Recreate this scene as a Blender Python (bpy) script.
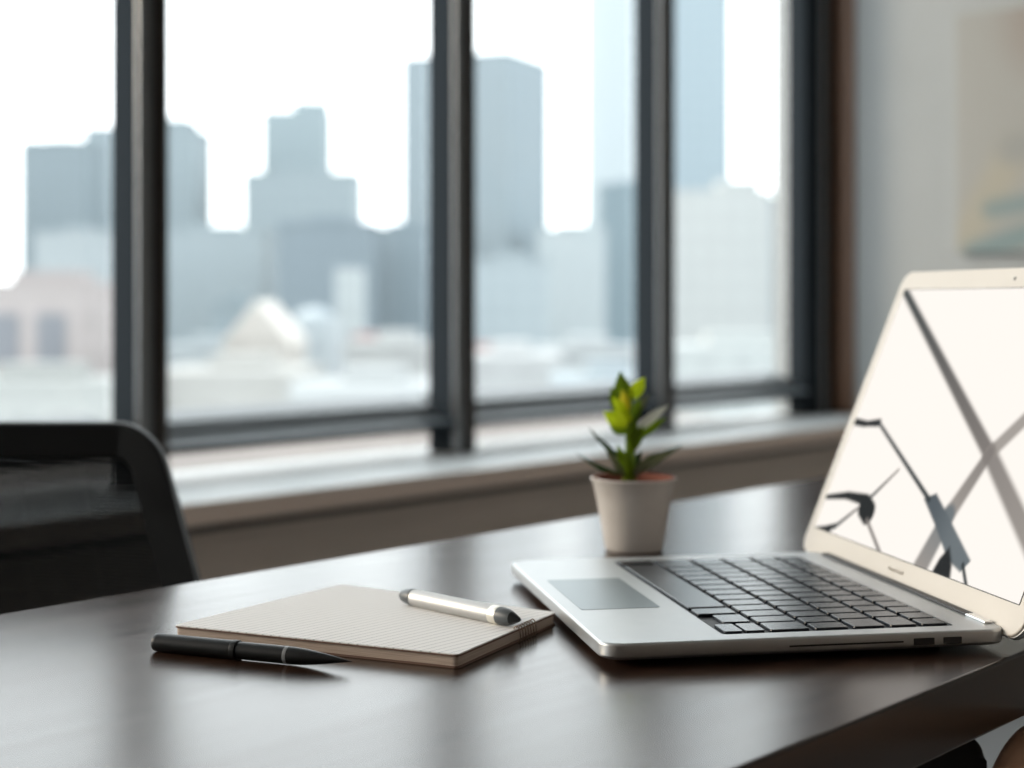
import bpy, bmesh, math, random
from mathutils import Vector, Matrix
random.seed(7)
for o in list(bpy.data.objects): bpy.data.objects.remove(o, do_unlink=True)
S = bpy.context.scene
COL = S.collection
R = math.radians

# ---------------------------------------------------------------- camera, sky, sun, exposure
DESK = 0.75
cam_d = bpy.data.cameras.new('camera'); cam = bpy.data.objects.new('camera', cam_d); COL.objects.link(cam)
CZ = 0.9745
cam.location = (0, 0, CZ); cam.rotation_euler = (R(90), 0, 0)
cam_d.sensor_width = 36; cam_d.lens = 1600 / 1024 * 36
cam_d.shift_y = -84 / 1024
cam_d.clip_start = 0.05; cam_d.clip_end = 3000
cam_d.dof.use_dof = True; cam_d.dof.focus_distance = 1.01; cam_d.dof.aperture_fstop = 4.3
S.camera = cam
w = bpy.data.worlds.new('sky'); S.world = w; w.use_nodes = True
bg = w.node_tree.nodes['Background']; bg.inputs[0].default_value = (0.94, 0.985, 1.0, 1); bg.inputs[1].default_value = 3.55
sd = bpy.data.lights.new('sun', 'SUN'); sun = bpy.data.objects.new('sun', sd); COL.objects.link(sun)
sd.energy = 2.6; sd.angle = R(16); sd.color = (1.0, 0.80, 0.60)
sun.location = (-6, 4, 5)
sun.rotation_euler = Vector((-1.0, 0.13, 0.30)).to_track_quat('Z', 'Y').to_euler()
S.view_settings.view_transform = 'Standard'; S.view_settings.look = 'None'
S.view_settings.exposure = 0.0; S.view_settings.gamma = 1.0; S.view_settings.use_curve_mapping = False

# room frame: local x runs along the window wall (s), local y towards the windows (n)
D_ = Vector((.652, .758, 0)).normalized(); N_ = Vector((-D_.y, D_.x, 0))
ROOM = Matrix(((D_.x, N_.x, 0, 0), (D_.y, N_.y, 0, 0), (0, 0, 1, 0), (0, 0, 0, 1)))
def room_obj(o): o.matrix_world = ROOM @ Matrix.Translation(o.location) ; return o

# ---------------------------------------------------------------- materials
def mat(name, col, rough=.5, metal=0.0, spec=.5, coat=0.0, coat_r=.05, emit=None, es=1.0, sheen=0, trans=0):
    m = bpy.data.materials.new(name); m.use_nodes = True
    b = m.node_tree.nodes['Principled BSDF']
    b.inputs['Base Color'].default_value = (*col, 1); b.inputs['Roughness'].default_value = rough
    b.inputs['Metallic'].default_value = metal; b.inputs['Specular IOR Level'].default_value = spec
    b.inputs['Coat Weight'].default_value = coat; b.inputs['Coat Roughness'].default_value = coat_r
    b.inputs['Sheen Weight'].default_value = sheen
    if emit: b.inputs['Emission Color'].default_value = (*emit, 1); b.inputs['Emission Strength'].default_value = es
    return m
def nodes(m): return m.node_tree.nodes, m.node_tree.links, m.node_tree.nodes['Principled BSDF']
def noisy(m, c1, c2, scale=(1, 1, 1), nscale=5, detail=4, bump=0.0, rough=None):
    n, l, b = nodes(m)
    tc = n.new('ShaderNodeTexCoord'); mp = n.new('ShaderNodeMapping'); mp.inputs['Scale'].default_value = scale
    t = n.new('ShaderNodeTexNoise'); t.inputs['Scale'].default_value = nscale; t.inputs['Detail'].default_value = detail
    r = n.new('ShaderNodeValToRGB'); r.color_ramp.elements[0].color = (*c1, 1); r.color_ramp.elements[1].color = (*c2, 1)
    r.color_ramp.elements[0].position = .3; r.color_ramp.elements[1].position = .7
    l.new(tc.outputs['Object'], mp.inputs[0]); l.new(mp.outputs[0], t.inputs[0]); l.new(t.outputs[0], r.inputs[0]); l.new(r.outputs[0], b.inputs['Base Color'])
    if bump:
        bp = n.new('ShaderNodeBump'); bp.inputs['Strength'].default_value = bump; bp.inputs['Distance'].default_value = .001
        l.new(t.outputs[0], bp.inputs['Height']); l.new(bp.outputs[0], b.inputs['Normal'])
    if rough:
        mr = n.new('ShaderNodeMapRange'); mr.inputs['To Min'].default_value = rough[0]; mr.inputs['To Max'].default_value = rough[1]
        l.new(t.outputs[0], mr.inputs[0]); l.new(mr.outputs[0], b.inputs['Roughness'])
    return m

M = {}
M['desk'] = noisy(mat('dark_wood', (.05, .028, .02), .24, spec=.5), (.022, .011, .007), (.044, .022, .014), (1.2, 22, 22), 3, 6, .03, (.20, .27))
M['wall'] = noisy(mat('painted_wall', (.36, .38, .385), .85), (.35, .37, .375), (.38, .40, .405), nscale=3)
M['warm_wall'] = mat('warm_wall', (.72, .60, .50), .8)
M['ceiling'] = mat('ceiling_paint', (.75, .73, .70), .9)
M['floor'] = noisy(mat('carpet', (.12, .125, .13), .95), (.26, .265, .27), (.34, .345, .35), nscale=160, bump=.3)
M['sill'] = mat('sill_stone', (.54, .57, .58), .36)
M['sill_face'] = noisy(mat('sill_wood', (.40, .29, .22), .5), (.84, .69, .60), (.90, .75, .65), (1, 10, 10), 3, 5)
M['apron'] = noisy(mat('apron_wood', (.30, .235, .19), .6), (.62, .54, .47), (.68, .59, .52), (1, 10, 10), 3, 5)
M['frame'] = mat('anodised_frame', (.028, .034, .040), .55, metal=.0, spec=.0)
M['rail'] = mat('rail_frame', (.13, .15, .165), .42, spec=.3)  # lighter than the frame: sky reflection on the rail tops put into the colour
M['frame_mid'] = mat('frame_bead', (.20, .21, .22), .35, metal=.75)
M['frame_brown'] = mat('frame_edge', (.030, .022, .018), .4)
M['trim_wood'] = mat('trim_wood', (.16, .085, .05), .5)
M['alu'] = noisy(mat('aluminium', (.6, .61, .62), .42, metal=.9), (.52, .535, .54), (.55, .56, .565), nscale=60, rough=(.40, .45))
M['bezel'] = mat('bezel', (.56, .525, .475), .5, metal=.1, spec=.3)
M['key'] = mat('key_plastic', (.010, .014, .020), .27, spec=.42)
M['well'] = mat('key_well', (.012, .013, .015), .5)
M['trackpad'] = mat('trackpad_glass', (.17, .205, .22), .35, metal=.6)
M['dark'] = mat('port_dark', (.012, .011, .011), .5)
M['rubber'] = mat('rubber', (.02, .02, .02), .8)
M['chrome'] = mat('chrome', (.8, .8, .8), .15, metal=1)
M['logo'] = mat('bezel_print', (.50, .47, .42), .5)
M['paper_edge'] = noisy(mat('paper_edge', (.5, .42, .36), .9), (.42, .33, .27), (.60, .50, .43), (1, 1, 60), 30, 3)
M['cover'] = mat('kraft_cover', (.16, .095, .07), .7)
M['wire'] = mat('wire', (.30, .22, .17), .35, metal=.8)
M['pen_silver'] = mat('pen_silver', (.50, .50, .49), .50, metal=.7)
M['pen_band'] = mat('pen_band', (.80, .78, .70), .3, metal=.5)
M['pen_grey'] = mat('pen_grey', (.075, .085, .09), .4)
M['pen_ring'] = mat('pen_ring', (.20, .21, .22), .4)
M['pen_black'] = mat('pen_black', (.005, .0055, .006), .38, spec=.3)
M['pot'] = noisy(mat('ceramic', (.60, .56, .52), .5, spec=.3), (.58, .54, .50), (.63, .59, .55), nscale=40)
M['pot_in'] = mat('clay', (.22, .085, .06), .8, spec=.05)
M['soil'] = noisy(mat('soil', (.09, .045, .03), .95, spec=0), (.05, .022, .015), (.17, .07, .045), nscale=120, bump=.8)
M['black'] = mat('black_plastic', (.006, .0065, .007), .5, spec=.2)
M['black_fab'] = mat('black_fabric', (.012, .012, .013), .9)
M['mesh'] = mat('mesh_fabric', (.009, .010, .011), .8, spec=.2)
M['arm_wood'] = noisy(mat('tan_wood', (.62, .33, .20), .45), (.84, .50, .33), (.92, .58, .40), (3, 3, 20), 4, 4)
M['ledge'] = noisy(mat('ledge_stone', (.25, .22, .21), .9), (.23, .205, .195), (.28, .25, .235), nscale=3)
def leafmat(name, c, t=.35):
    m = mat(name, c, .35, spec=.5)
    n, l, b = nodes(m)
    tr = n.new('ShaderNodeBsdfTranslucent'); tr.inputs[0].default_value = (*[min(1, x * 1.6) for x in c], 1)
    mx = n.new('ShaderNodeMixShader'); mx.inputs[0].default_value = t
    out = n['Material Output']; l.new(b.outputs[0], mx.inputs[1]); l.new(tr.outputs[0], mx.inputs[2]); l.new(mx.outputs[0], out.inputs[0])
    return m
M['leaf_lime'] = leafmat('leaf_lime', (.50, .58, .02), .45)
M['leaf_yellow'] = leafmat('leaf_yellow', (.74, .62, .05), .4)
M['leaf_green'] = leafmat('leaf_green', (.16, .24, .012), .4)
M['leaf_dark'] = leafmat('leaf_dark', (.035, .075, .02), .25)
M['leaf_olive'] = leafmat('leaf_olive', (.16, .17, .09), .2)
M['leaf_pale'] = leafmat('leaf_pale', (.62, .62, .55), .2)
# glass: thin pane, mostly clear, weak fresnel mirror
def glass():
    m = bpy.data.materials.new('pane_glass'); m.use_nodes = True; n, l = m.node_tree.nodes, m.node_tree.links
    n.clear(); out = n.new('ShaderNodeOutputMaterial'); mx = n.new('ShaderNodeMixShader')
    tr = n.new('ShaderNodeBsdfTransparent'); tr.inputs[0].default_value = (.98, .99, .99, 1)
    gl = n.new('ShaderNodeBsdfGlossy'); gl.inputs['Roughness'].default_value = .02
    mx.inputs[0].default_value = .05
    l.new(tr.outputs[0], mx.inputs[1]); l.new(gl.outputs[0], mx.inputs[2]); l.new(mx.outputs[0], out.inputs[0]); return m
M['glass'] = glass()
def vcol_mat(name, emis=None, rough=.6):
    m = mat(name, (1, 1, 1), rough); n, l, b = nodes(m)
    a = n.new('ShaderNodeVertexColor'); a.layer_name = 'picture'
    if emis is None: l.new(a.outputs[0], b.inputs['Base Color'])
    else:
        b.inputs['Base Color'].default_value = (.01, .01, .01, 1)
        l.new(a.outputs[0], b.inputs['Emission Color']); b.inputs['Emission Strength'].default_value = emis; b.inputs['Specular IOR Level'].default_value = .02; b.inputs['Base Color'].default_value = (.004, .004, .004, 1)
    return m
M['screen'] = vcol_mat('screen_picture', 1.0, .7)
M['canvas'] = vcol_mat('canvas', None, .8)

def paper_mat():
    m = mat('ruled_paper', (.66, .65, .62), .8); n, l, b = nodes(m)
    tc = n.new('ShaderNodeTexCoord'); rt = n.new('ShaderNodeMapping'); rt.inputs['Rotation'].default_value = (0, 0, R(14)); l.new(tc.outputs['Object'], rt.inputs[0])
    sx = n.new('ShaderNodeSeparateXYZ'); l.new(rt.outputs[0], sx.inputs[0])
    def math_(op, a, bb):
        k = n.new('ShaderNodeMath'); k.operation = op
        if hasattr(a, 'links'): l.new(a, k.inputs[0])
        else: k.inputs[0].default_value = a
        if hasattr(bb, 'links'): l.new(bb, k.inputs[1])
        else: k.inputs[1].default_value = bb
        return k.outputs[0]
    fx = math_('FRACT', math_('MULTIPLY', sx.outputs[0], 1 / .0062), 0)
    line = math_('LESS_THAN', fx, .22)
    fy = math_('FRACT', math_('MULTIPLY', sx.outputs[1], 1 / .0021), 0)
    dash = math_('LESS_THAN', fy, .72)
    k = math_('MULTIPLY', math_('MULTIPLY', line, dash), .75)
    mx = n.new('ShaderNodeMix'); mx.data_type = 'RGBA'; l.new(k, mx.inputs[0])
    mx.inputs[6].default_value = (.90, .895, .89, 1); mx.inputs[7].default_value = (.50, .51, .53, 1)
    l.new(mx.outputs[2], b.inputs['Base Color']); return m
M['paper'] = paper_mat()
_fac = {}
FK = .55     # overall facade lightness; distance haze is painted into the pale facade colours
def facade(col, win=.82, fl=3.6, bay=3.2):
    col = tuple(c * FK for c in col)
    key = (col, win, fl, bay)
    if key in _fac: return _fac[key]
    m = mat('facade', col, .7); n, l, b = nodes(m)
    tc = n.new('ShaderNodeTexCoord'); mp = n.new('ShaderNodeMapping'); mp.inputs['Rotation'].default_value = (R(90), 0, 0)
    sx = n.new('ShaderNodeSeparateXYZ'); l.new(tc.outputs['Object'], sx.inputs[0])
    ad = n.new('ShaderNodeMath'); ad.operation = 'ADD'; l.new(sx.outputs[0], ad.inputs[0]); l.new(sx.outputs[1], ad.inputs[1])
    cb = n.new('ShaderNodeCombineXYZ'); l.new(ad.outputs[0], cb.inputs[0]); l.new(sx.outputs[2], cb.inputs[1])
    br = n.new('ShaderNodeTexBrick'); br.offset = 0; br.inputs['Scale'].default_value = 1
    br.inputs['Brick Width'].default_value = bay; br.inputs['Row Height'].default_value = fl; br.inputs['Mortar Size'].default_value = .7
    d = tuple(c * win for c in col)
    br.inputs['Color1'].default_value = (*d, 1); br.inputs['Color2'].default_value = (*[c * .96 for c in d], 1); br.inputs['Mortar'].default_value = (*col, 1)
    l.new(cb.outputs[0], br.inputs[0]); l.new(br.outputs[0], b.inputs['Base Color'])
    _fac[key] = m; return m

# ---------------------------------------------------------------- mesh helpers
def link(name, bm, m, parent=None, smooth=False, angle=None):
    me = bpy.data.meshes.new(name); bmesh.ops.recalc_face_normals(bm, faces=bm.faces[:]) ; bm.to_mesh(me); bm.free()
    o = bpy.data.objects.new(name, me); COL.objects.link(o)
    ms = m if isinstance(m, (list, tuple)) else [m]
    for x in ms: me.materials.append(x)
    if parent: o.parent = parent
    if smooth: 
        me.shade_smooth()
        if angle is not None:
            me.set_sharp_from_angle(angle=R(angle))
            wn = o.modifiers.new('weighted_normals', 'WEIGHTED_NORMAL'); wn.mode = 'FACE_AREA'; wn.weight = 100; wn.keep_sharp = True
    return o
def tag(o, label=None, cat=None, group=None, kind=None):
    if label: o['label'] = label
    if cat: o['category'] = cat
    if group: o['group'] = group
    if kind: o['kind'] = kind
    return o
def empty(name, loc=(0, 0, 0), rz=0, **k):
    o = bpy.data.objects.new(name, None); COL.objects.link(o); o.location = loc; o.rotation_euler = (0, 0, rz); o.empty_display_size = .1
    return tag(o, **k)
def box(bm, x0, x1, y0, y1, z0, z1, bev=0, seg=2, mi=0):
    vs = [bm.verts.new((x, y, z)) for z in (z0, z1) for y in (y0, y1) for x in (x0, x1)]
    idx = [(0, 1, 3, 2), (4, 6, 7, 5), (0, 4, 5, 1), (2, 3, 7, 6), (0, 2, 6, 4), (1, 5, 7, 3)]
    fs = [bm.faces.new([vs[i] for i in q]) for q in idx]
    for f_ in fs: f_.material_index = mi
    if bev:
        es = list({e for f_ in fs for e in f_.edges})
        bmesh.ops.bevel(bm, geom=es, offset=bev, segments=seg, affect='EDGES', profile=.5)
    return bm
def BOX(*a, **k): return box(bmesh.new(), *a, **k)
def rloop(x0, x1, y0, y1, r, seg=6):
    pts = []
    rr = r if isinstance(r, (list, tuple)) else [r] * 4
    for (cx, cy, a0, q) in ((x1, y1, 0, rr[0]), (x0, y1, 90, rr[1]), (x0, y0, 180, rr[2]), (x1, y0, 270, rr[3])):
        sx = -1 if cx == x1 else 1; sy = -1 if cy == y1 else 1
        for i in range(seg + 1):
            a = R(a0 + 90 * i / seg); pts.append((cx + sx * q + q * math.cos(a), cy + sy * q + q * math.sin(a)))
    return pts
def prism(bm, pts, z0, z1, bev=0, seg=2, both=True):
    lo = [bm.verts.new((x, y, z0)) for x, y in pts]; hi = [bm.verts.new((x, y, z1)) for x, y in pts]
    fb = bm.faces.new(lo[::-1]); ft = bm.faces.new(hi); n = len(pts)
    for i in range(n): bm.faces.new((lo[i], lo[(i + 1) % n], hi[(i + 1) % n], hi[i]))
    if bev:
        es = list(ft.edges) + (list(fb.edges) if both else [])
        bmesh.ops.bevel(bm, geom=es, offset=bev, segments=seg, affect='EDGES', profile=.5)
    return bm
def lathe(bm, prof, seg=32, M_=None, caps=True):
    rings = []
    for (r, z) in prof:
        ring = [bm.verts.new((r * math.cos(2 * math.pi * i / seg), r * math.sin(2 * math.pi * i / seg), z)) for i in range(seg)]
        rings.append(ring)
    for a, b_ in zip(rings, rings[1:]):
        for i in range(seg): bm.faces.new((a[i], a[(i + 1) % seg], b_[(i + 1) % seg], b_[i]))
    if caps:
        bm.faces.new(rings[0][::-1]); bm.faces.new(rings[-1])
    if M_ is not None: bmesh.ops.transform(bm, matrix=M_, verts=bm.verts[:])
    return bm
def tube(bm, pts, r, seg=8, closed=False):
    pts = [Vector(p) for p in pts]; rings = []; n = len(pts); up = Vector((0, 0, 1))
    for i, p in enumerate(pts):
        t = (pts[(i + 1) % n] - pts[i - 1]) if closed else (pts[min(i + 1, n - 1)] - pts[max(i - 1, 0)])
        t.normalize(); u = t.cross(up)
        if u.length < .05: u = t.cross(Vector((1, 0, 0)))
        u.normalize(); v = u.cross(t).normalized(); rr = r[i] if isinstance(r, (list, tuple)) else r
        if isinstance(rr, (list, tuple)): ra, rb = rr
        else: ra = rb = rr
        rings.append([bm.verts.new(p + u * math.cos(2 * math.pi * k / seg) * ra + v * math.sin(2 * math.pi * k / seg) * rb) for k in range(seg)])
    rng = range(n) if closed else range(n - 1)
    for i in rng:
        a, b_ = rings[i], rings[(i + 1) % n]
        for k in range(seg): bm.faces.new((a[k], a[(k + 1) % seg], b_[(k + 1) % seg], b_[k]))
    if not closed: bm.faces.new(rings[0][::-1]); bm.faces.new(rings[-1])
    return bm
def arc(cx, cz, r, a0, a1, n=8): return [(cx + r * math.cos(R(a0 + (a1 - a0) * i / n)), cz + r * math.sin(R(a0 + (a1 - a0) * i / n))) for i in range(n + 1)]

# ---------------------------------------------------------------- room shell
S0, S1, NW, NB, H = -3.2, 4.065, 2.28, -3.6, 2.85
def st(name, bm, m, parent=None):
    o = link(name, bm, m, parent)
    if parent is None: tag(o, kind='structure'); room_obj(o)
    return o
st('floor', BOX(S0 - .1, S1 + .1, NB - .1, NW + .2, -.1, 0), M['floor'])
st('ceiling', BOX(S0 - .1, S1 + .1, NB - .1, NW + .2, H, H + .1), M['ceiling'])
st('wall_right', BOX(S1, S1 + .12, NB, NW + .2, 0, H), M['wall'])
st('wall_left', BOX(S0 - .12, S0, NB, NW + .2, 0, H), M['warm_wall'])
st('wall_back', BOX(S0 - .12, S1 + .12, NB - .12, NB, 0, H), M['warm_wall'])
# parapet wall below the sill, header above the windows
SILL = .65
st('wall_front', box(BOX(S0, S1, 2.11, 2.50, 0, .612), S0, S1, 2.27, 2.45, 2.62, H), M['apron'])
o = st('trim_1', BOX(S0, S1, 2.05, 2.46, .612, SILL, .003), [M['sill'], M['sill_face']])
for p in o.data.polygons:
    if p.normal.y < -.7: p.material_index = 1
st('sill_shadow_trim', BOX(S0, S1, 2.09, 2.11, .594, .612), M['frame_brown'])          # thin strip below the sill, coloured dark as the lip's shadow
st('trim_3', BOX(4.055, S1, 2.215, 2.30, SILL, 2.85), M['trim_wood'])       # wooden strip in the corner
st('trim_4', BOX(S0, S1, 2.452, 3.25, .50, .625), M['ledge'])               # stone ledge outside
o = st('baseboard_right', BOX(S1 - .015, S1, NB, 2.11, 0, .09), M['frame_brown'])

# windows
fr = [-2.94, -2.16, -1.38, -.61, .16, .95, 1.729, 2.532, 3.270]             # right-hand edges of the mullions
def railbm(a, b_):
    prof = [(2.28, .703), (2.28, .718), (2.315, .728), (2.315, .736), (2.35, .743), (2.35, .753), (2.40, .766), (2.44, .770), (2.44, .703)]
    bm = bmesh.new(); A = [bm.verts.new((a, n_, z)) for n_, z in prof]; B = [bm.verts.new((b_, n_, z)) for n_, z in prof]
    bm.faces.new(A); bm.faces.new(B[::-1])
    for i in range(len(prof)):
        f_ = bm.faces.new((A[i], B[i], B[(i + 1) % len(prof)], A[(i + 1) % len(prof)]))
        if i in (0, 7, 8): f_.material_index = 1
    return bm
ends = fr[1:] + [None]
k = 0
for i, e in enumerate(fr):
    nxt = fr[i + 1] - .062 if i + 1 < len(fr) else 3.935
    k += 1
    wd = empty(f'window_{k}', kind='structure'); wd.matrix_world = ROOM
    # mullion: dark body with a stepped face
    link('mullion', BOX(e - .062, e, 2.292, 2.36, SILL, 2.62, .003), M['frame'], wd)
    link('bead', BOX(e - .060, e - .030, 2.283, 2.293, SILL + .001, 2.62, .003), M['frame_mid'], wd)
    link('edge_strip', BOX(e - .022, e - .0005, 2.278, 2.2925, SILL + .0005, 2.62, .002), M['frame_brown'], wd)
    link('bottom_rail', railbm(e, nxt), [M['rail'], M['frame']], wd)
    link('rail_cap', BOX(e, nxt, 2.320, 2.330, .7365, .7415, .0015), M['frame_mid'], wd)
    link('head_rail', BOX(e, nxt, 2.29, 2.43, 2.54, 2.62, .003), M['frame'], wd)
    link('pane', BOX(e, nxt, 2.368, 2.374, .750, 2.55), M['glass'], wd)
    link('lower_pane', BOX(e, nxt, 2.362, 2.368, SILL, .71), M['glass'], wd)
# corner post
cp = empty('trim_5', kind='structure'); cp.matrix_world = ROOM
link('corner_post', box(BOX(3.935, S1, 2.30, 2.36, SILL, 2.62, .004), 3.965, S1 - .01, 2.283, 2.302, SILL, 2.62, .004), M['frame'], cp)
link('post_bead', BOX(3.985, 4.012, 2.275, 2.2835, SILL + .0005, 2.62, .003), M['frame_mid'], cp)
# light portals at the glass
pd = bpy.data.lights.new('window_portal', 'AREA'); pd.shape = 'RECTANGLE'; pd.size = S1 - S0; pd.size_y = 1.95; pd.cycles.is_portal = True; pd.energy = 1
po = bpy.data.objects.new('window_portal', pd); COL.objects.link(po)
po.matrix_world = ROOM @ Matrix.Translation(((S0 + S1) / 2, 2.46, 1.62)) @ Matrix.Rotation(R(-90), 4, 'X')

# ---------------------------------------------------------------- pictures painted point by point (shapes drawn into the screen's emission, canvas)
def seg_d(p, a, b_):
    ax, ay = a; bx, by = b_; px, py = p; dx, dy = bx - ax, by - ay; L2 = dx * dx + dy * dy or 1e-9
    t = max(0, min(1, ((px - ax) * dx + (py - ay) * dy) / L2)); return math.hypot(px - ax - t * dx, py - ay - t * dy), t
def poly_d(p, poly):
    ins = False; d = 9; n = len(poly)
    for i in range(n):
        a, b_ = poly[i], poly[(i + 1) % n]; d = min(d, seg_d(p, a, b_)[0])
        if (a[1] > p[1]) != (b_[1] > p[1]) and p[0] < (b_[0] - a[0]) * (p[1] - a[1]) / (b_[1] - a[1]) + a[0]: ins = not ins
    return -d if ins else d
def sst(x, lo, hi):
    t = max(0, min(1, (x - lo) / (hi - lo))); return t * t * (3 - 2 * t)
def lin(c): return tuple((x / 255 / 12.92) if x < 10 else ((x / 255 + .055) / 1.055) ** 2.4 for x in c)
def mixc(a, b_, t): return tuple(x * (1 - t) + y * t for x, y in zip(a, b_))
def picture(name, x0, x1, y0, y1, nx, ny, fn, m, parent, conv):
    vs, fs, cs = [], [], []
    for j in range(ny + 1):
        for i in range(nx + 1):
            x = x0 + (x1 - x0) * i / nx; y = y0 + (y1 - y0) * j / ny; vs.append(conv(x, y)); cs.append(fn(x, y))
    for j in range(ny):
        for i in range(nx):
            a = j * (nx + 1) + i; fs.append((a, a + 1, a + nx + 2, a + nx + 1))
    me = bpy.data.meshes.new(name); me.from_pydata(vs, [], fs); ca = me.color_attributes.new('picture', 'FLOAT_COLOR', 'POINT')
    for i, c in enumerate(cs): ca.data[i].color = (*c, 1)
    me.materials.append(m); o = bpy.data.objects.new(name, me); COL.objects.link(o); o.parent = parent; return o

# ---------------------------------------------------------------- painting on the right wall
pt = empty('painting', label='abstract canvas with pale yellow and teal brush strokes hung on the grey right wall', cat='painting')
pt.matrix_world = ROOM
link('canvas_edge', BOX(S1 - .026, S1 - .001, .98, 1.90, 1.10, 1.74, .002), mat('canvas_side', (.35, .35, .34), .8), pt)
def paint(x, y):   # x: n (right is small), y: z
    c = lin((158, 158, 154))
    yel = lin((166, 161, 146)); teal = lin((120, 140, 142)); gry = lin((144, 147, 146)); br = lin((146, 136, 128))
    d, _ = seg_d((x, y), (1.62, 1.70), (1.2, 1.52)); c = mixc(c, br, .8 * (1 - sst(d, .05, .22)))
    d, _ = seg_d((x, y), (1.87, 1.14), (1.74, 1.36)); c = mixc(c, yel, .8 * (1 - sst(d, .01, .08)))
    d, _ = seg_d((x, y), (1.85, 1.10), (1.55, 1.19)); c = mixc(c, teal, .9 * (1 - sst(d, .01, .05)))
    d, _ = seg_d((x, y), (1.80, 1.215), (1.60, 1.24)); c = mixc(c, teal, .8 * (1 - sst(d, .01, .04)))
    d, _ = seg_d((x, y), (1.74, 1.37), (1.45, 1.40)); c = mixc(c, gry, .8 * (1 - sst(d, .01, .07)))
    d, _ = seg_d((x, y), (1.40, 1.15), (1.10, 1.40)); c = mixc(c, teal, .8 * (1 - sst(d, .02, .08)))
    d, _ = seg_d((x, y), (1.35, 1.45), (1.05, 1.60)); c = mixc(c, yel, .8 * (1 - sst(d, .02, .08)))
    return c
picture('canvas_front', .982, 1.898, 1.102, 1.738, 90, 64, paint, M['canvas'], pt, lambda x, y: (S1 - .0265, x, y))

# ---------------------------------------------------------------- desk
dk = empty('desk', label='dark brown glossy wooden desk running along the window', cat='desk'); dk.matrix_world = ROOM
DS0, DS1, DN0, DN1 = -1.0, 2.45, .4185, 1.024
link('desktop', BOX(DS0, DS1, DN0, DN1, DESK - .042, DESK, .0022, 3), M['desk'], dk, True, 40)
for sx in (DS0 + .08, DS1 - .07):
    for sy in (DN0 + .05, DN1 - .11):
        link('leg', BOX(sx, sx + .06, sy, sy + .06, 0, DESK - .042, .003), M['black'], dk)
link('apron_board', BOX(DS0 + .14, DS1 - .14, DN1 - .10, DN1 - .08, DESK - .12, DESK - .042), M['desk'], dk)

# ---------------------------------------------------------------- laptop
LA = R(10.345)
lap = empty('laptop', (.1514, 1.1574, DESK), LA, label='open silver laptop with black keys standing on the desk', cat='laptop')
ZB, ZT = .0035, .0145
HU = .138      # hinge line
def base_mesh():
    bm = bmesh.new(); out = rloop(-.1275, .1395, -.1625, .158, [.012, .012, .014, .012], 8)
    n = len(out); c = 1.0
    def ring(off, z):
        vs = []
        for (x, y) in out:
            cx, cy = (1 - off / .13), (1 - off / .16); vs.append(bm.verts.new((x * cx, y * cy, z)))
        return vs
    rings = [ring(.0075, ZB), ring(.0035, ZB + .0002), ring(.0010, ZB + .0014), ring(.0001, ZB + .003), ring(0, ZT - .0018), ring(.0003, ZT - .0009), ring(.0009, ZT - .0002), ring(.0017, ZT)]
    for a, b_ in zip(rings, rings[1:]):
        for i in range(n): bm.faces.new((a[i], a[(i + 1) % n], b_[(i + 1) % n], b_[i]))
    bm.faces.new(rings[0][::-1])
    inner = [bm.verts.new((x, y, ZT)) for x, y in rloop(-.0465, .1095, -.147, .1375, .003, 3)]
    low = [bm.verts.new((v.co.x, v.co.y, ZT - .0014)) for v in inner]; k_ = len(inner)
    eo = [bm.edges.get((rings[-1][i], rings[-1][(i + 1) % n])) for i in range(n)]
    ei = [bm.edges.new((inner[i], inner[(i + 1) % k_])) for i in range(k_)]
    bmesh.ops.triangle_fill(bm, edges=eo + ei, use_beauty=True)
    for i in range(k_): bm.faces.new((inner[i], inner[(i + 1) % k_], low[(i + 1) % k_], low[i]))
    f_ = bm.faces.new(low); f_.material_index = 1
    return bm
base = link('base', base_mesh(), [M['alu'], M['well']], lap, True, 35)
tp = link('trackpad', prism(bmesh.new(), rloop(-.1160, -.0605, -.054, .0630, .002, 3), ZT - .0005, ZT + .0002), M['trackpad'], lap)
# ports on the near side
YS = -.1628
link('card_slot', BOX(-.008, .0675, YS - .0002, YS + .004, ZB + .0049, ZB + .0059), M['dark'], base)
for a, b_ in ((.0745, .0885), (.0945, .1070)):
    f_ = BOX(a, b_, YS - .0002, YS + .004, ZB + .0028, ZB + .0072, .0004)
    link('port', f_, M['dark'], base)
for sx, sy in ((-.105, -.13), (-.105, .13), (.10, -.13), (.10, .13)):
    link('rubber_foot', lathe(bmesh.new(), [(.006, 0), (.0065, .0015), (.0065, .0038)], 16, Matrix.Translation((sx, sy, 0))), M['rubber'], lap)
# keys
rows = [(-.0435, -.0168), (-.0130, .0130), (.0168, .0392), (.0430, .0640), (.0678, .0857), (.0893, .1070)]
VN, VF = .1350, -.1445   # far (+y) to near (-y)
def key(u0, u1, v0, v1):
    g = .0016; bm = bmesh.new()
    lo = rloop(u0, u1, v0 + g, v1 - g, .0014, 2); cx, cy = (u0 + u1) / 2, (v0 + v1) / 2
    rings = []
    for s_, z in ((1, ZT - .0014), (1, ZT + .0001), (.975, ZT + .0007), (.93, ZT + .0009)):
        rings.append([bm.verts.new((cx + (x - cx) * (1 - (1 - s_) * (.5)), cy + (y - cy) * (1 - (1 - s_) * (.5 if s_ > .95 else .5)), z)) for x, y in lo])
    n = len(lo)
    for a, b_ in zip(rings, rings[1:]):
        for i in range(n): bm.faces.new((a[i], a[(i + 1) % n], b_[(i + 1) % n], b_[i]))
    bm.faces.new(rings[-1]); return link('key', bm, M['key'], lap)
W = VN - VF
lay = [None, [1.9] + [1] * 11 + [1.3], [1.6] + [1] * 12 + [1.0], [1.3] + [1] * 12 + [1.4], [1.0] * 13 + [1.5], [1] * 14]
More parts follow.
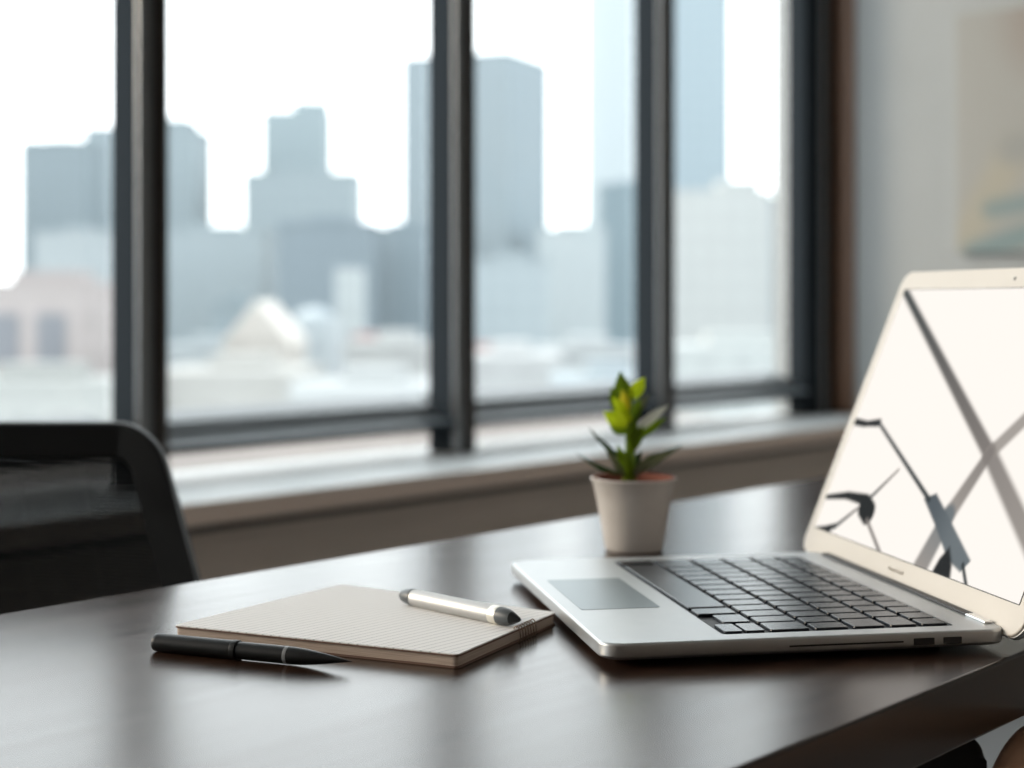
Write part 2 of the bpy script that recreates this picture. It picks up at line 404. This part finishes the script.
for r_, ls in enumerate(lay):
    u0, u1 = rows[r_]
    if r_ == 0: continue
    tot = sum(ls); v = VN
    for q in ls:
        v2 = v - W * q / tot; key(u0, u1, v2, v); v = v2
u0, u1 = rows[0]
key(u0, u1, .118, VN); key(u0, u1, -.064, .116)            # long space bar
key(u0, u1, -.087, -.066); key(u0 + .008, u1, -.116, -.089)
key(u0 + .014, u1, VF, -.118); key(u0, u0 + .012, VF, -.118)
# hinge
link('hinge_slot', BOX(.1310, .1372, -.118, .140, ZT + .0001, ZT + .0018, .0006), M['dark'], lap)
link('hinge_clip', BOX(.1305, .1368, -.146, -.119, ZT + .0001, ZT + .0018, .0006), M['chrome'], lap)
# lid: its own frame, x = along the hinge towards the near side, y = up the lid, z = out of the screen
TH = R(68)
lid = bpy.data.objects.new('lid_frame', None); 
Lx = Vector((0, -1, 0)); Ly = Vector((math.cos(TH), 0, math.sin(TH))); Lz = Lx.cross(Ly)
if Lz.x > 0: Lz = -Lz
Ho = Vector((HU, 0, ZT))
def LP(v, l, out=0.0): return Ho + Lx * v + Ly * l + Lz * out
def lid_pts(bm, M0=None):
    for vv in bm.verts: vv.co = LP(vv.co.x, vv.co.y, vv.co.z)
    return bm
bm = prism(bmesh.new(), rloop(-.2023, .180, -.0045, .2525, [.012, .012, .010, .016], 8), -.0056, 0, .0014, 3)
lidm = link('lid', lid_pts(bm), M['bezel'], lap, True, 35)
bm = prism(bmesh.new(), rloop(-.1899, .1672, .0165, .2365, .001, 2), 0, .0002)
link('screen_border', lid_pts(bm), M['dark'], lidm)
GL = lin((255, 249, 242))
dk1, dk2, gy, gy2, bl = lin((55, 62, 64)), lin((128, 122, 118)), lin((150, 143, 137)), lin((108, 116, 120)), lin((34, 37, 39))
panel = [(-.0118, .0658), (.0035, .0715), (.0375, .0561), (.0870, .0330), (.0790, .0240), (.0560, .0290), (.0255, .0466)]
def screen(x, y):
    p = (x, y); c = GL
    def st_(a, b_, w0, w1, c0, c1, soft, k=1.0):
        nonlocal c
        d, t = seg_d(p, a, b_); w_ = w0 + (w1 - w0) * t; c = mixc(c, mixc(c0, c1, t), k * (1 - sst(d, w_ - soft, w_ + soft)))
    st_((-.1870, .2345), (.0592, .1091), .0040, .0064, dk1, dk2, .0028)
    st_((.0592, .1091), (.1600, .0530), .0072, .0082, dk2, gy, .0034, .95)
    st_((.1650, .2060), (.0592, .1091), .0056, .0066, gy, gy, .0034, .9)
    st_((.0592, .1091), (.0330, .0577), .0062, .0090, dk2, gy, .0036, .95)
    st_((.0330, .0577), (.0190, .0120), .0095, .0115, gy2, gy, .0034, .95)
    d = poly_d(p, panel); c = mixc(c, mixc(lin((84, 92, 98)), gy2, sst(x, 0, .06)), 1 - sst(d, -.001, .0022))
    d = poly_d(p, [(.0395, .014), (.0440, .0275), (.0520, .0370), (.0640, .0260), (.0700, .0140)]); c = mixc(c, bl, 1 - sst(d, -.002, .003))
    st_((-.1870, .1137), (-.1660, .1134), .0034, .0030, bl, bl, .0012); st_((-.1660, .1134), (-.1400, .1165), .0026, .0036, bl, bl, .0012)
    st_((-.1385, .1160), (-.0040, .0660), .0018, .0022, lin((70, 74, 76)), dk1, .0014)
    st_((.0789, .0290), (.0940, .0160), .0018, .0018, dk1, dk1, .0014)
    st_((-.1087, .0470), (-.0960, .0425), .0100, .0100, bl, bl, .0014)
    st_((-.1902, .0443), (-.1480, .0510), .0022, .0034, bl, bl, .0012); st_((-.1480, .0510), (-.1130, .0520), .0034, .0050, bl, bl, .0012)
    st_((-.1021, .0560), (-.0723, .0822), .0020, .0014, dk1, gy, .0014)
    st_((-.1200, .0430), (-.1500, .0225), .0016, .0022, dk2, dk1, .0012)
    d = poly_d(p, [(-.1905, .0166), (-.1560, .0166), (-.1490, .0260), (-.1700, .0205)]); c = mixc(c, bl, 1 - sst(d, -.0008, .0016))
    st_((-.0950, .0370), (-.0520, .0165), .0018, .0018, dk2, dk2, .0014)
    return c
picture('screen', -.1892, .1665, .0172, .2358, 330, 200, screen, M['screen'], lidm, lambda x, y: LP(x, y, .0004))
link('webcam', lid_pts(lathe(bmesh.new(), [(.0015, 0), (.0015, .0003)], 16, Matrix.Translation((-.0002, .2438, 0)))), M['dark'], lidm)
# faint worn maker's word below the screen: unreadable in the photo, so a row of small worn strokes
bm = bmesh.new()
x = -.0290
for wd_, hgt in ((.0050, .0034), (.0036, .0026), (.0036, .0026), (.0050, .0034), (.0036, .0026), (.0036, .0026), (.0030, .0036)):
    pts = [(x + wd_ * .4 + wd_ * .34 * math.cos(a * math.pi / 5), .0062 + hgt / 2 + hgt * .42 * math.sin(a * math.pi / 5), .0002) for a in range(10)]
    tube(bm, pts, .00028, 5, True); x += wd_
link('worn_lettering', lid_pts(bm), M['logo'], lidm)
link('lid_rim', lid_pts(prism(bmesh.new(), rloop(-.2031, .1808, -.0053, .2533, [.0125, .0125, .0105, .0165], 8), -.0062, -.0018, .0008, 2)), M['alu'], lidm, True, 35)

# ---------------------------------------------------------------- notebook
NA = R(-25.5)
nb = empty('notebook', (-.085, 1.078, DESK), NA, label='thin kraft notebook with a ruled white page lying open on the desk', cat='notebook')
def onp(x, y, z=.7587): Y = 1600 * (CZ - z) / (y - 300); return Vector(((x - 512) / 1600 * Y, Y, 0))
NQ = [Matrix.Rotation(-NA, 3, 'Z') @ (onp(*q) - Vector((-.085, 1.078, 0))) for q in ((173.5, 625), (458, 654.5), (556.5, 612), (341, 584))]
NC = sum(NQ, Vector()) / 4
def quad(z0, z1, inset=0.0, bev=.0003):
    pts = []
    for q in NQ:
        d = NC - q; pts.append((q.x + d.x / d.length * inset, q.y + d.y / d.length * inset))
    out = []
    for i in range(4):          # corners softened by a small radius
        p = Vector(pts[i]); a = (Vector(pts[i - 1]) - p).normalized() * .0035; b_ = (Vector(pts[(i + 1) % 4]) - p).normalized() * .0035
        for k_ in range(6):
            t = k_ / 5; out.append(tuple(p + a * (1 - t) ** 2 + b_ * t ** 2))
    return prism(bmesh.new(), out, z0, z1, bev, 2)
link('cover', quad(0, .0012), M['cover'], nb)
link('page_block', quad(.0012, .0070, .0012, 0), M['paper_edge'], nb)
link('top_board', quad(.0070, .0080), M['cover'], nb)
link('page', quad(.0080, .0087, .0005, .0002), M['paper'], nb)
a_ = NQ[1].x + .0005
for i in range(7):
    y = NQ[1].y + (NQ[2].y - NQ[1].y) * (.56 + i * .028); a_ = NQ[1].x + (NQ[2].x - NQ[1].x) * (.56 + i * .028)
    pts = [(a_ + .0002 + .0028 * math.cos(t_ * math.pi / 6), y + .0006 * t_ / 6, .0052 + .0058 * math.sin(t_ * math.pi / 6)) for t_ in range(12)]
    link('wire_loop', tube(bmesh.new(), pts, .00042, 6, True), M['wire'], nb, True)

# ---------------------------------------------------------------- pens
def pen(name, p0, p1, r, prof, label, group=None):
    p0, p1 = Vector(p0), Vector(p1); d = p1 - p0; L = d.length
    e = empty(name, p0, label=label, cat='pen'); e.rotation_mode = 'QUATERNION'; e.rotation_quaternion = d.to_track_quat('Z', 'Y')
    for nm, mt, pr in prof:
        link(nm, lathe(bmesh.new(), [(q * r, t * L) for q, t in pr], 40), M[mt], e, True, 50)
    return e
zc = DESK + .0087
def onray(x, y, z): Y = 1600 * (CZ - z) / (y - 300); return ((x - 512) / 1600 * Y, Y, z)
r = .0061
silver = pen('silver_pen', onray(402, 595, zc + r), onray(521, 620, zc + r), r, [
    ('end_cap', 'pen_grey', [(.45, 0), (.62, .01), (.86, .05), (.93, .09)]),
    ('ring', 'pen_grey', [(.98, .09), (1.0, .093), (1.0, .105), (.98, .108)]),
    ('barrel', 'pen_silver', [(.93, .108), (.97, .12), (.99, .3), (.99, .75), (.96, .775)]),
    ('band', 'pen_band', [(.97, .775), (1.0, .78), (1.0, .83), (.97, .835)]),
    ('grip', 'pen_grey', [(.96, .835), (.99, .85), (.90, .90), (.70, .93)]),
    ('tip', 'pen_black', [(.70, .93), (.5, .955), (.25, .985), (.06, 1.0)])], 'silver pen with dark grey ends lying across the notebook page')
r = .0059
black = pen('black_pen', onray(155, 642, DESK + r), onray(352, 661.5, DESK + r), r, [
    ('cap', 'pen_black', [(.80, 0), (.95, .008), (1.0, .025), (1.0, .40), (.98, .41)]),
    ('joint_ring', 'pen_black', [(1.0, .41), (1.06, .413), (1.06, .437), (1.0, .44)]),
    ('barrel', 'pen_black', [(.92, .44), (.93, .45), (.93, .675), (.90, .68)]),
    ('light_ring', 'pen_ring', [(.935, .678), (.945, .68), (.945, .692), (.935, .694)]),
    ('cone', 'pen_black', [(.92, .694), (.92, .72), (.80, .79), (.55, .87), (.22, .95), (.03, 1.0)])], 'black capped pen lying on the desk in front of the notebook')

# ---------------------------------------------------------------- potted plant
PX, PY = .1095, 1.437
pp = empty('potted_plant', (PX, PY, DESK), label='small green succulent in a white tapered pot behind the laptop', cat='plant')
pot = link('pot', lathe(bmesh.new(), [(.0238, .0), (.0252, .0008), (.0262, .003), (.0290, .020), (.0330, .044), (.0372, .0622), (.0384, .0635), (.0389, .0648), (.0384, .0657), (.0376, .0656), (.0366, .0635), (.0350, .0600), (.0322, .050), (.002, .049)], 64), M['pot'], pp, True)
link('pot_lining', lathe(bmesh.new(), [(.0316, .051), (.0358, .0640), (.0374, .0659), (.0352, .0638), (.0308, .051)], 48, caps=False), M['pot_in'], pot, True)
bm = lathe(bmesh.new(), [(.0312, .0505), (.0316, .0545), (.025, .0560), (.012, .0595), (.002, .0610)], 40)
for v in bm.verts: v.co.z += random.uniform(-.0006, .0006)
link('soil', bm, M['soil'], pp)
def pw(x, y, dy=0.0): Y = PY + dy; return Vector(((x - 512) / 1600 * Y - PX, dy, CZ - (y - 300) / 1600 * Y - DESK))
tube_pts = [pw(629, 482), pw(629.5, 468), pw(630, 452), pw(630, 436), pw(629, 420), pw(628, 400)]
link('stem', tube(bmesh.new(), tube_pts, [.0062, .0056, .0048, .0040, .0032, .0015], 12), M['leaf_green'], pp, True)
def leaf(b0, t0, wd, m, curl=0.15, dyb=0, dyt=-.01, tilt=0.0, thick=.0006):
    A = pw(*b0, dyb); B = pw(*t0, dyt); ax = (B - A); L = ax.length; ax.normalize()
    view = Vector((0, -1, 0)); side = ax.cross(view).normalized(); nrm = side.cross(ax).normalized()
    side2 = side * math.cos(tilt) + nrm * math.sin(tilt); nrm = side2.cross(ax).normalized(); side = side2
    bm = bmesh.new(); NS, NWd = 14, 6; G = []
    for i in range(NS + 1):
        t = i / NS; hw = wd * (math.sin(math.pi * min(1, t * .93 + .045)) ** .75) * (1 if t < .55 else (1 - ((t - .55) / .45) ** 2.4 * .75))
        if i == NS: hw = wd * .03
        row = []
        for j in range(NWd + 1):
            q = (j / NWd - .5) * 2
            row.append(bm.verts.new(A + ax * L * t + nrm * (curl * L * (t * (1 - t)) * 1.2 + abs(q) * hw * .28) + side * q * hw))
        G.append(row)
    fs = []
    for i in range(NS):
        for j in range(NWd): fs.append(bm.faces.new((G[i][j], G[i][j + 1], G[i + 1][j + 1], G[i + 1][j])))
    bmesh.ops.solidify(bm, geom=fs, thickness=thick)
    return link('leaf', bm, M[m], pp, True)
mm = 1.437 / 1600
leaf((626, 416), (620, 371), 9.5 * mm, 'leaf_green', .1, 0, .004)
leaf((622, 420), (611, 386), 6.5 * mm, 'leaf_green', .1, .004, .010)
leaf((629, 400), (645, 377), 7.0 * mm, 'leaf_lime', .15, 0, -.004)
leaf((627, 412), (622, 389), 5.0 * mm, 'leaf_yellow', .2, -.004, -.012)
leaf((628, 418), (612, 396), 5.2 * mm, 'leaf_lime', .15, -.006, -.014)
leaf((629, 425), (603, 411), 8.5 * mm, 'leaf_lime', .1, -.002, -.008, .25)
leaf((629, 432), (608, 421), 7.5 * mm, 'leaf_green', .1, .002, .002, .3)
leaf((630, 425), (618, 407), 6.0 * mm, 'leaf_lime', .2, -.008, -.016)
leaf((631, 424), (640, 398), 5.5 * mm, 'leaf_green', .1, .002, .004)
leaf((632, 418), (649, 394), 4.0 * mm, 'leaf_olive', .1, .006, .014)
leaf((631, 434), (669, 405), 5.2 * mm, 'leaf_pale', .15, .0, -.006, .3)
leaf((631, 443), (667, 417), 4.6 * mm, 'leaf_green', .15, .004, .008, .2)
leaf((630, 452), (643, 425), 6.0 * mm, 'leaf_green', .1, -.006, -.010)
leaf((629, 446), (634, 415), 6.0 * mm, 'leaf_green', .12, -.006, -.010)
leaf((629, 462), (588, 427), 2.8 * mm, 'leaf_dark', .35, 0, -.012, .4)
leaf((628, 474), (576, 453), 2.8 * mm, 'leaf_dark', .4, 0, -.014, .5)
leaf((628, 475), (604, 446), 3.2 * mm, 'leaf_olive', .2, .006, .012, .3)
leaf((627, 472), (617, 444), 5.0 * mm, 'leaf_green', .2, -.002, -.010)
leaf((632, 478), (684, 445), 4.6 * mm, 'leaf_olive', .3, 0, -.010, .5)
leaf((631, 474), (660, 452), 3.2 * mm, 'leaf_dark', .3, .006, .016, .4)
leaf((630, 478), (642, 448), 3.6 * mm, 'leaf_dark', .2, .004, .012, .2)
leaf((629, 480), (626, 448), 5.0 * mm, 'leaf_green', .2, -.006, -.016)
leaf((627, 478), (610, 452), 3.6 * mm, 'leaf_olive', .25, -.002, -.008, .3)
leaf((631, 479), (649, 456), 3.6 * mm, 'leaf_olive', .25, -.002, -.008, .3)

# ---------------------------------------------------------------- mesh office chair
CY = 1.50; CXC = -.522
def cx_(x): return (x - 512) / 1600 * CY
def cz_(y): return CZ - (y - 300) / 1600 * CY
ch = empty('office_chair', (CXC, CY - .16, 0), label='black mesh-backed office chair behind the left end of the desk', cat='chair')
zt_, zb_ = cz_(422), .50
def side(z): return .190 + .047 * min(1.6, (zt_ - z) / .148)       # half width of the back, growing downwards
def back_outline(inset):
    r_ = .038 - inset * .75
    top = zt_ - inset; bot = zb_ + inset
    def hw(z): return side(z) - inset * 1.05
    pts = []
    zc_ = top - r_
    for i in range(9):
        a = R(90 - 90 * i / 8); z = zc_ + r_ * math.sin(a); pts.append((hw(z) - r_ + r_ * math.cos(a), z))
    for i in range(1, 9):
        z = zc_ + (bot + r_ - zc_) * i / 8; pts.append((hw(z), z))
    for i in range(1, 9):
        a = R(-90 * i / 8); z = bot + r_ + r_ * math.sin(a); pts.append((hw(bot + r_) - r_ + r_ * math.cos(a), z))
    left = [(-x, z) for x, z in pts[::-1]]
    return pts + left
def yb(x, z): return -.16 + .16 + (.05 * ((x / .25) ** 2)) * -1 + (z - .5) * .10     # gentle curve and recline
O, I = back_outline(0), back_outline(.034)
bm = bmesh.new(); n = len(O); rg = []
for (P_, dy) in ((O, .006), (O, .026), (I, .028), (I, .004)):
    rg.append([bm.verts.new((x, .16 + yb(x, z) - .03 + dy, z)) for x, z in P_])
for a, b_ in zip(rg, rg[1:] + rg[:1]):
    for i in range(n): bm.faces.new((a[i], a[(i + 1) % n], b_[(i + 1) % n], b_[i]))
es = [e for e in bm.edges if any((e.verts[0] in q and e.verts[1] in q) for q in rg)]
bmesh.ops.bevel(bm, geom=es, offset=.004, segments=2, affect='EDGES', profile=.5)
bk = link('back_frame', bm, M['black'], ch, True, 50)
# woven strands
def hwi(z): return side(z) - .034 * 1.05 + .008
bm = bmesh.new(); pit = .0034; half = .00128
def ribbon(p, q, sidev, hw_):
    nseg = 6; prev = None
    for i in range(nseg + 1):
        t = i / nseg; x = p[0] + (q[0] - p[0]) * t; z = p[1] + (q[1] - p[1]) * t
        y = .16 + yb(x, z) - .03 + .016
        a = bm.verts.new((x - sidev[0] * hw_, y, z - sidev[1] * hw_)); b_ = bm.verts.new((x + sidev[0] * hw_, y, z + sidev[1] * hw_))
        if prev: bm.faces.new((prev[0], prev[1], b_, a))
        prev = (a, b_)
z = zb_ + .026
while z < zt_ - .027:
    h_ = hwi(z); ribbon((-h_, z), (h_, z), (0, 1), half); z += pit
x = -hwi(zb_ + .04)
while x < hwi(zb_ + .04):
    # each upright strand stops inside the frame, wherever the sloping side meets it
    zz = zt_ - .027
    if abs(x) > hwi(zz): zz = zt_ - (abs(x) - (.190 - .034 * 1.05 + .008)) / .047 * .148
    if zz > zb_ + .05: ribbon((x, zb_ + .026), (x, zz), (1, 0), half)
    x += pit
link('back_mesh', bm, M['mesh'], ch)
link('lumbar_bar', tube(bmesh.new(), [(q * .235, .16 + yb(q * .235, .60) + .012, .60) for q in (-1, -.5, 0, .5, 1)], (.012), 10), M['black'], ch, True)
link('back_post', tube(bmesh.new(), [(0, .20, .60), (0, .215, .50), (0, .17, .42), (0, .02, .415)], (.022), 12), M['black'], ch, True)
bm = prism(bmesh.new(), rloop(-.24, .24, -.34, .12, .07, 8), .43, .495, .018, 4)
link('seat', bm, M['black_fab'], ch, True, 60)
for s_ in (-1, 1):
    link('armrest', prism(bmesh.new(), rloop(.215 * 0 + s_ * .272 - .03, s_ * .272 + .03, -.045, .19, .025, 6), .672, .700, .008, 3), M['black'], ch, True, 50)
    link('arm_post', tube(bmesh.new(), [(s_ * .272, .07, .68), (s_ * .275, .07, .50), (s_ * .20, .06, .435), (s_ * .05, .02, .42)], .014, 10), M['black'], ch, True)
link('gas_lift', lathe(bmesh.new(), [(.028, .10), (.028, .26), (.018, .26), (.018, .43)], 20), M['black'], ch, True, 40)
for i in range(5):
    a = R(72 * i + 20); c_, s2 = math.cos(a), math.sin(a)
    lg = link('leg', tube(bmesh.new(), [(0, 0, .115), (c_ * .15, s2 * .15, .10), (c_ * .29, s2 * .29, .075)], [.026, .02, .015], 10), M['black'], ch, True)
    cs = lathe(bmesh.new(), [(.022, -.011), (.027, -.007), (.027, .007), (.022, .011)], 18, Matrix.Translation((c_ * .29, s2 * .29, .027)) @ Matrix.Rotation(a, 4, 'Z') @ Matrix.Rotation(R(90), 4, 'X'))
    link('caster', cs, M['rubber'], lg, True, 40)
    link('caster_stem', tube(bmesh.new(), [(c_ * .29, s2 * .29, .085), (c_ * .29, s2 * .29, .03)], .006, 8), M['black'], lg)

# ---------------------------------------------------------------- visitor chair under the near edge of the desk
vc = empty('visitor_chair', (.107, 1.10, 0), label='black padded chair with a bent tan wooden arm below the near desk edge', cat='chair')
bm = bmesh.new(); pts = rloop(-.215, .213, .34, .680, .016, 8)
prism(bm, pts, -.022, .022, .008, 3)
for v in bm.verts: v.co = Vector((v.co.x, v.co.z, v.co.y))
link('backrest', bm, M['black_fab'], vc, True, 60)
link('seat', prism(bmesh.new(), rloop(-.22, .22, -.46, -.02, .05, 8), .40, .46, .018, 4), M['black_fab'], vc, True, 60)
for s_ in (-1, 1):
    pts = [(s_ * .200, .0, .30), (s_ * .205, -.01, .50), (s_ * .214, -.015, .60), (s_ * .226, -.02, .655), (s_ * .243, -.035, .688), (s_ * .264, -.07, .694), (s_ * .27, -.22, .690), (s_ * .265, -.36, .67), (s_ * .25, -.42, .60), (s_ * .24, -.43, .40), (s_ * .24, -.44, 0)]
    # smooth the polyline
    V = [Vector(p) for p in pts]
    for _ in range(3):
        W_ = [V[0]]
        for a, b_ in zip(V, V[1:]): W_ += [a * .75 + b_ * .25, a * .25 + b_ * .75]
        W_.append(V[-1]); V = W_
    link('arm', tube(bmesh.new(), V, .011, 10), M['arm_wood'], vc, True)
    link('leg', tube(bmesh.new(), [(s_ * .20, 0, .34), (s_ * .21, .04, 0)], [.015, .012], 10), M['arm_wood'], vc, True)
link('crossbar', tube(bmesh.new(), [(-.24, -.43, .37), (.24, -.43, .37)], .012, 8), M['arm_wood'], vc, True)
link('rear_bar', tube(bmesh.new(), [(-.20, 0, .36), (.20, 0, .36)], .012, 8), M['arm_wood'], vc, True)
link('side_bar', tube(bmesh.new(), [(-.21, 0, .39), (-.235, -.43, .39)], .012, 8), M['arm_wood'], vc, True)
link('side_bar', tube(bmesh.new(), [(.21, 0, .39), (.235, -.43, .39)], .012, 8), M['arm_wood'], vc, True)

# ---------------------------------------------------------------- city outside
GZ = -60.0
gm = noisy(mat('street', (.42, .43, .43), .9), (.36, .38, .39), (.50, .50, .49), nscale=.05)
gr = link('ground_outside', BOX(-900, 900, 20, 1600, GZ - 1, GZ), gm); tag(gr, kind='structure')
def PXW(x, Y): return (x - 512) / 1600 * Y
def PZ(y, Y): return CZ - (y - 300) / 1600 * Y
def bld(x0, x1, ytop, Y, col, label, dep=None, rot=0, roof='unit', win=.93, group=None, name='building', extra=None):
    X0, X1 = PXW(x0, Y), PXW(x1, Y); w_ = X1 - X0; h_ = PZ(ytop, Y) - GZ; dep = dep or max(w_ * .8, 10)
    e = empty(name, ((X0 + X1) / 2, Y + dep / 2, GZ), rot, label=label, cat='building', group=group)
    fm = facade(col, win)
    link('facade', BOX(-w_ / 2, w_ / 2, -dep / 2, dep / 2, 0, h_), fm, e)
    rc = tuple(c * .97 * FK for c in col)
    rm = mat('roof', rc, .8)
    if roof == 'unit':
        link('parapet', BOX(-w_ / 2 - .15, w_ / 2 + .15, -dep / 2 - .15, dep / 2 + .15, h_ - .3, h_ + .5), rm, e)
        link('roof_plant', BOX(-w_ * .2, w_ * .22, -dep * .1, dep * .3, h_ + .5, h_ + .5 + max(1.0, w_ * .06), .1), rm, e)
    elif roof == 'gable':
        bm = bmesh.new(); a = w_ / 2 + .1
        P1 = [(-a, h_), (a, h_), (0, h_ + w_ * .62)]
        F = [bm.verts.new((x, -dep / 2 - .1, z)) for x, z in P1]; B = [bm.verts.new((x, dep / 2 + .1, z)) for x, z in P1]
        bm.faces.new(F); bm.faces.new(B[::-1])
        for i in range(3): bm.faces.new((F[i], B[i], B[(i + 1) % 3], F[(i + 1) % 3]))
        link('roof', bm, rm, e)
    elif roof == 'dome':
        rr = w_ * .46
        link('dome', lathe(bmesh.new(), [(rr * math.cos(R(t)), h_ + rr * .7 * math.sin(R(t))) for t in range(0, 90, 10)] + [(.01, h_ + rr * .7)], 32), rm, e, True)
    if extra: extra(e, w_, dep, h_)
    return e
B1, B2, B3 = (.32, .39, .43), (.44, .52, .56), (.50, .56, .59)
def tiers(t):   # list of (fx0, fx1, extra height)
    def f(e, w_, dep, h_):
        for a, b_, hh in t:
            link('upper_tier', BOX(w_ * (a - .5), w_ * (b_ - .5), -dep * .35, dep * .35, h_ - .5, h_ + hh), e.children[0].data.materials[0], e)
    return f
def slab(name, x0, x1, y0, y1, mt, dd=.25):
    def f(e, w_, dep, h_): pass
    return f
# left bay
def darkwins(spec, Y, col=(.13, .14, .16)):
    def f(e, w_, dep, h_):
        m_ = mat('dark_window', col, .3)
        for x0, x1, ya, yb_ in spec:
            cxm = e.location.x
            link('window', BOX(PXW(x0, Y) - cxm, PXW(x1, Y) - cxm, -dep / 2 - .12, -dep / 2 + .1, PZ(yb_, Y) - GZ, PZ(ya, Y) - GZ, .03), m_, e)
    return f
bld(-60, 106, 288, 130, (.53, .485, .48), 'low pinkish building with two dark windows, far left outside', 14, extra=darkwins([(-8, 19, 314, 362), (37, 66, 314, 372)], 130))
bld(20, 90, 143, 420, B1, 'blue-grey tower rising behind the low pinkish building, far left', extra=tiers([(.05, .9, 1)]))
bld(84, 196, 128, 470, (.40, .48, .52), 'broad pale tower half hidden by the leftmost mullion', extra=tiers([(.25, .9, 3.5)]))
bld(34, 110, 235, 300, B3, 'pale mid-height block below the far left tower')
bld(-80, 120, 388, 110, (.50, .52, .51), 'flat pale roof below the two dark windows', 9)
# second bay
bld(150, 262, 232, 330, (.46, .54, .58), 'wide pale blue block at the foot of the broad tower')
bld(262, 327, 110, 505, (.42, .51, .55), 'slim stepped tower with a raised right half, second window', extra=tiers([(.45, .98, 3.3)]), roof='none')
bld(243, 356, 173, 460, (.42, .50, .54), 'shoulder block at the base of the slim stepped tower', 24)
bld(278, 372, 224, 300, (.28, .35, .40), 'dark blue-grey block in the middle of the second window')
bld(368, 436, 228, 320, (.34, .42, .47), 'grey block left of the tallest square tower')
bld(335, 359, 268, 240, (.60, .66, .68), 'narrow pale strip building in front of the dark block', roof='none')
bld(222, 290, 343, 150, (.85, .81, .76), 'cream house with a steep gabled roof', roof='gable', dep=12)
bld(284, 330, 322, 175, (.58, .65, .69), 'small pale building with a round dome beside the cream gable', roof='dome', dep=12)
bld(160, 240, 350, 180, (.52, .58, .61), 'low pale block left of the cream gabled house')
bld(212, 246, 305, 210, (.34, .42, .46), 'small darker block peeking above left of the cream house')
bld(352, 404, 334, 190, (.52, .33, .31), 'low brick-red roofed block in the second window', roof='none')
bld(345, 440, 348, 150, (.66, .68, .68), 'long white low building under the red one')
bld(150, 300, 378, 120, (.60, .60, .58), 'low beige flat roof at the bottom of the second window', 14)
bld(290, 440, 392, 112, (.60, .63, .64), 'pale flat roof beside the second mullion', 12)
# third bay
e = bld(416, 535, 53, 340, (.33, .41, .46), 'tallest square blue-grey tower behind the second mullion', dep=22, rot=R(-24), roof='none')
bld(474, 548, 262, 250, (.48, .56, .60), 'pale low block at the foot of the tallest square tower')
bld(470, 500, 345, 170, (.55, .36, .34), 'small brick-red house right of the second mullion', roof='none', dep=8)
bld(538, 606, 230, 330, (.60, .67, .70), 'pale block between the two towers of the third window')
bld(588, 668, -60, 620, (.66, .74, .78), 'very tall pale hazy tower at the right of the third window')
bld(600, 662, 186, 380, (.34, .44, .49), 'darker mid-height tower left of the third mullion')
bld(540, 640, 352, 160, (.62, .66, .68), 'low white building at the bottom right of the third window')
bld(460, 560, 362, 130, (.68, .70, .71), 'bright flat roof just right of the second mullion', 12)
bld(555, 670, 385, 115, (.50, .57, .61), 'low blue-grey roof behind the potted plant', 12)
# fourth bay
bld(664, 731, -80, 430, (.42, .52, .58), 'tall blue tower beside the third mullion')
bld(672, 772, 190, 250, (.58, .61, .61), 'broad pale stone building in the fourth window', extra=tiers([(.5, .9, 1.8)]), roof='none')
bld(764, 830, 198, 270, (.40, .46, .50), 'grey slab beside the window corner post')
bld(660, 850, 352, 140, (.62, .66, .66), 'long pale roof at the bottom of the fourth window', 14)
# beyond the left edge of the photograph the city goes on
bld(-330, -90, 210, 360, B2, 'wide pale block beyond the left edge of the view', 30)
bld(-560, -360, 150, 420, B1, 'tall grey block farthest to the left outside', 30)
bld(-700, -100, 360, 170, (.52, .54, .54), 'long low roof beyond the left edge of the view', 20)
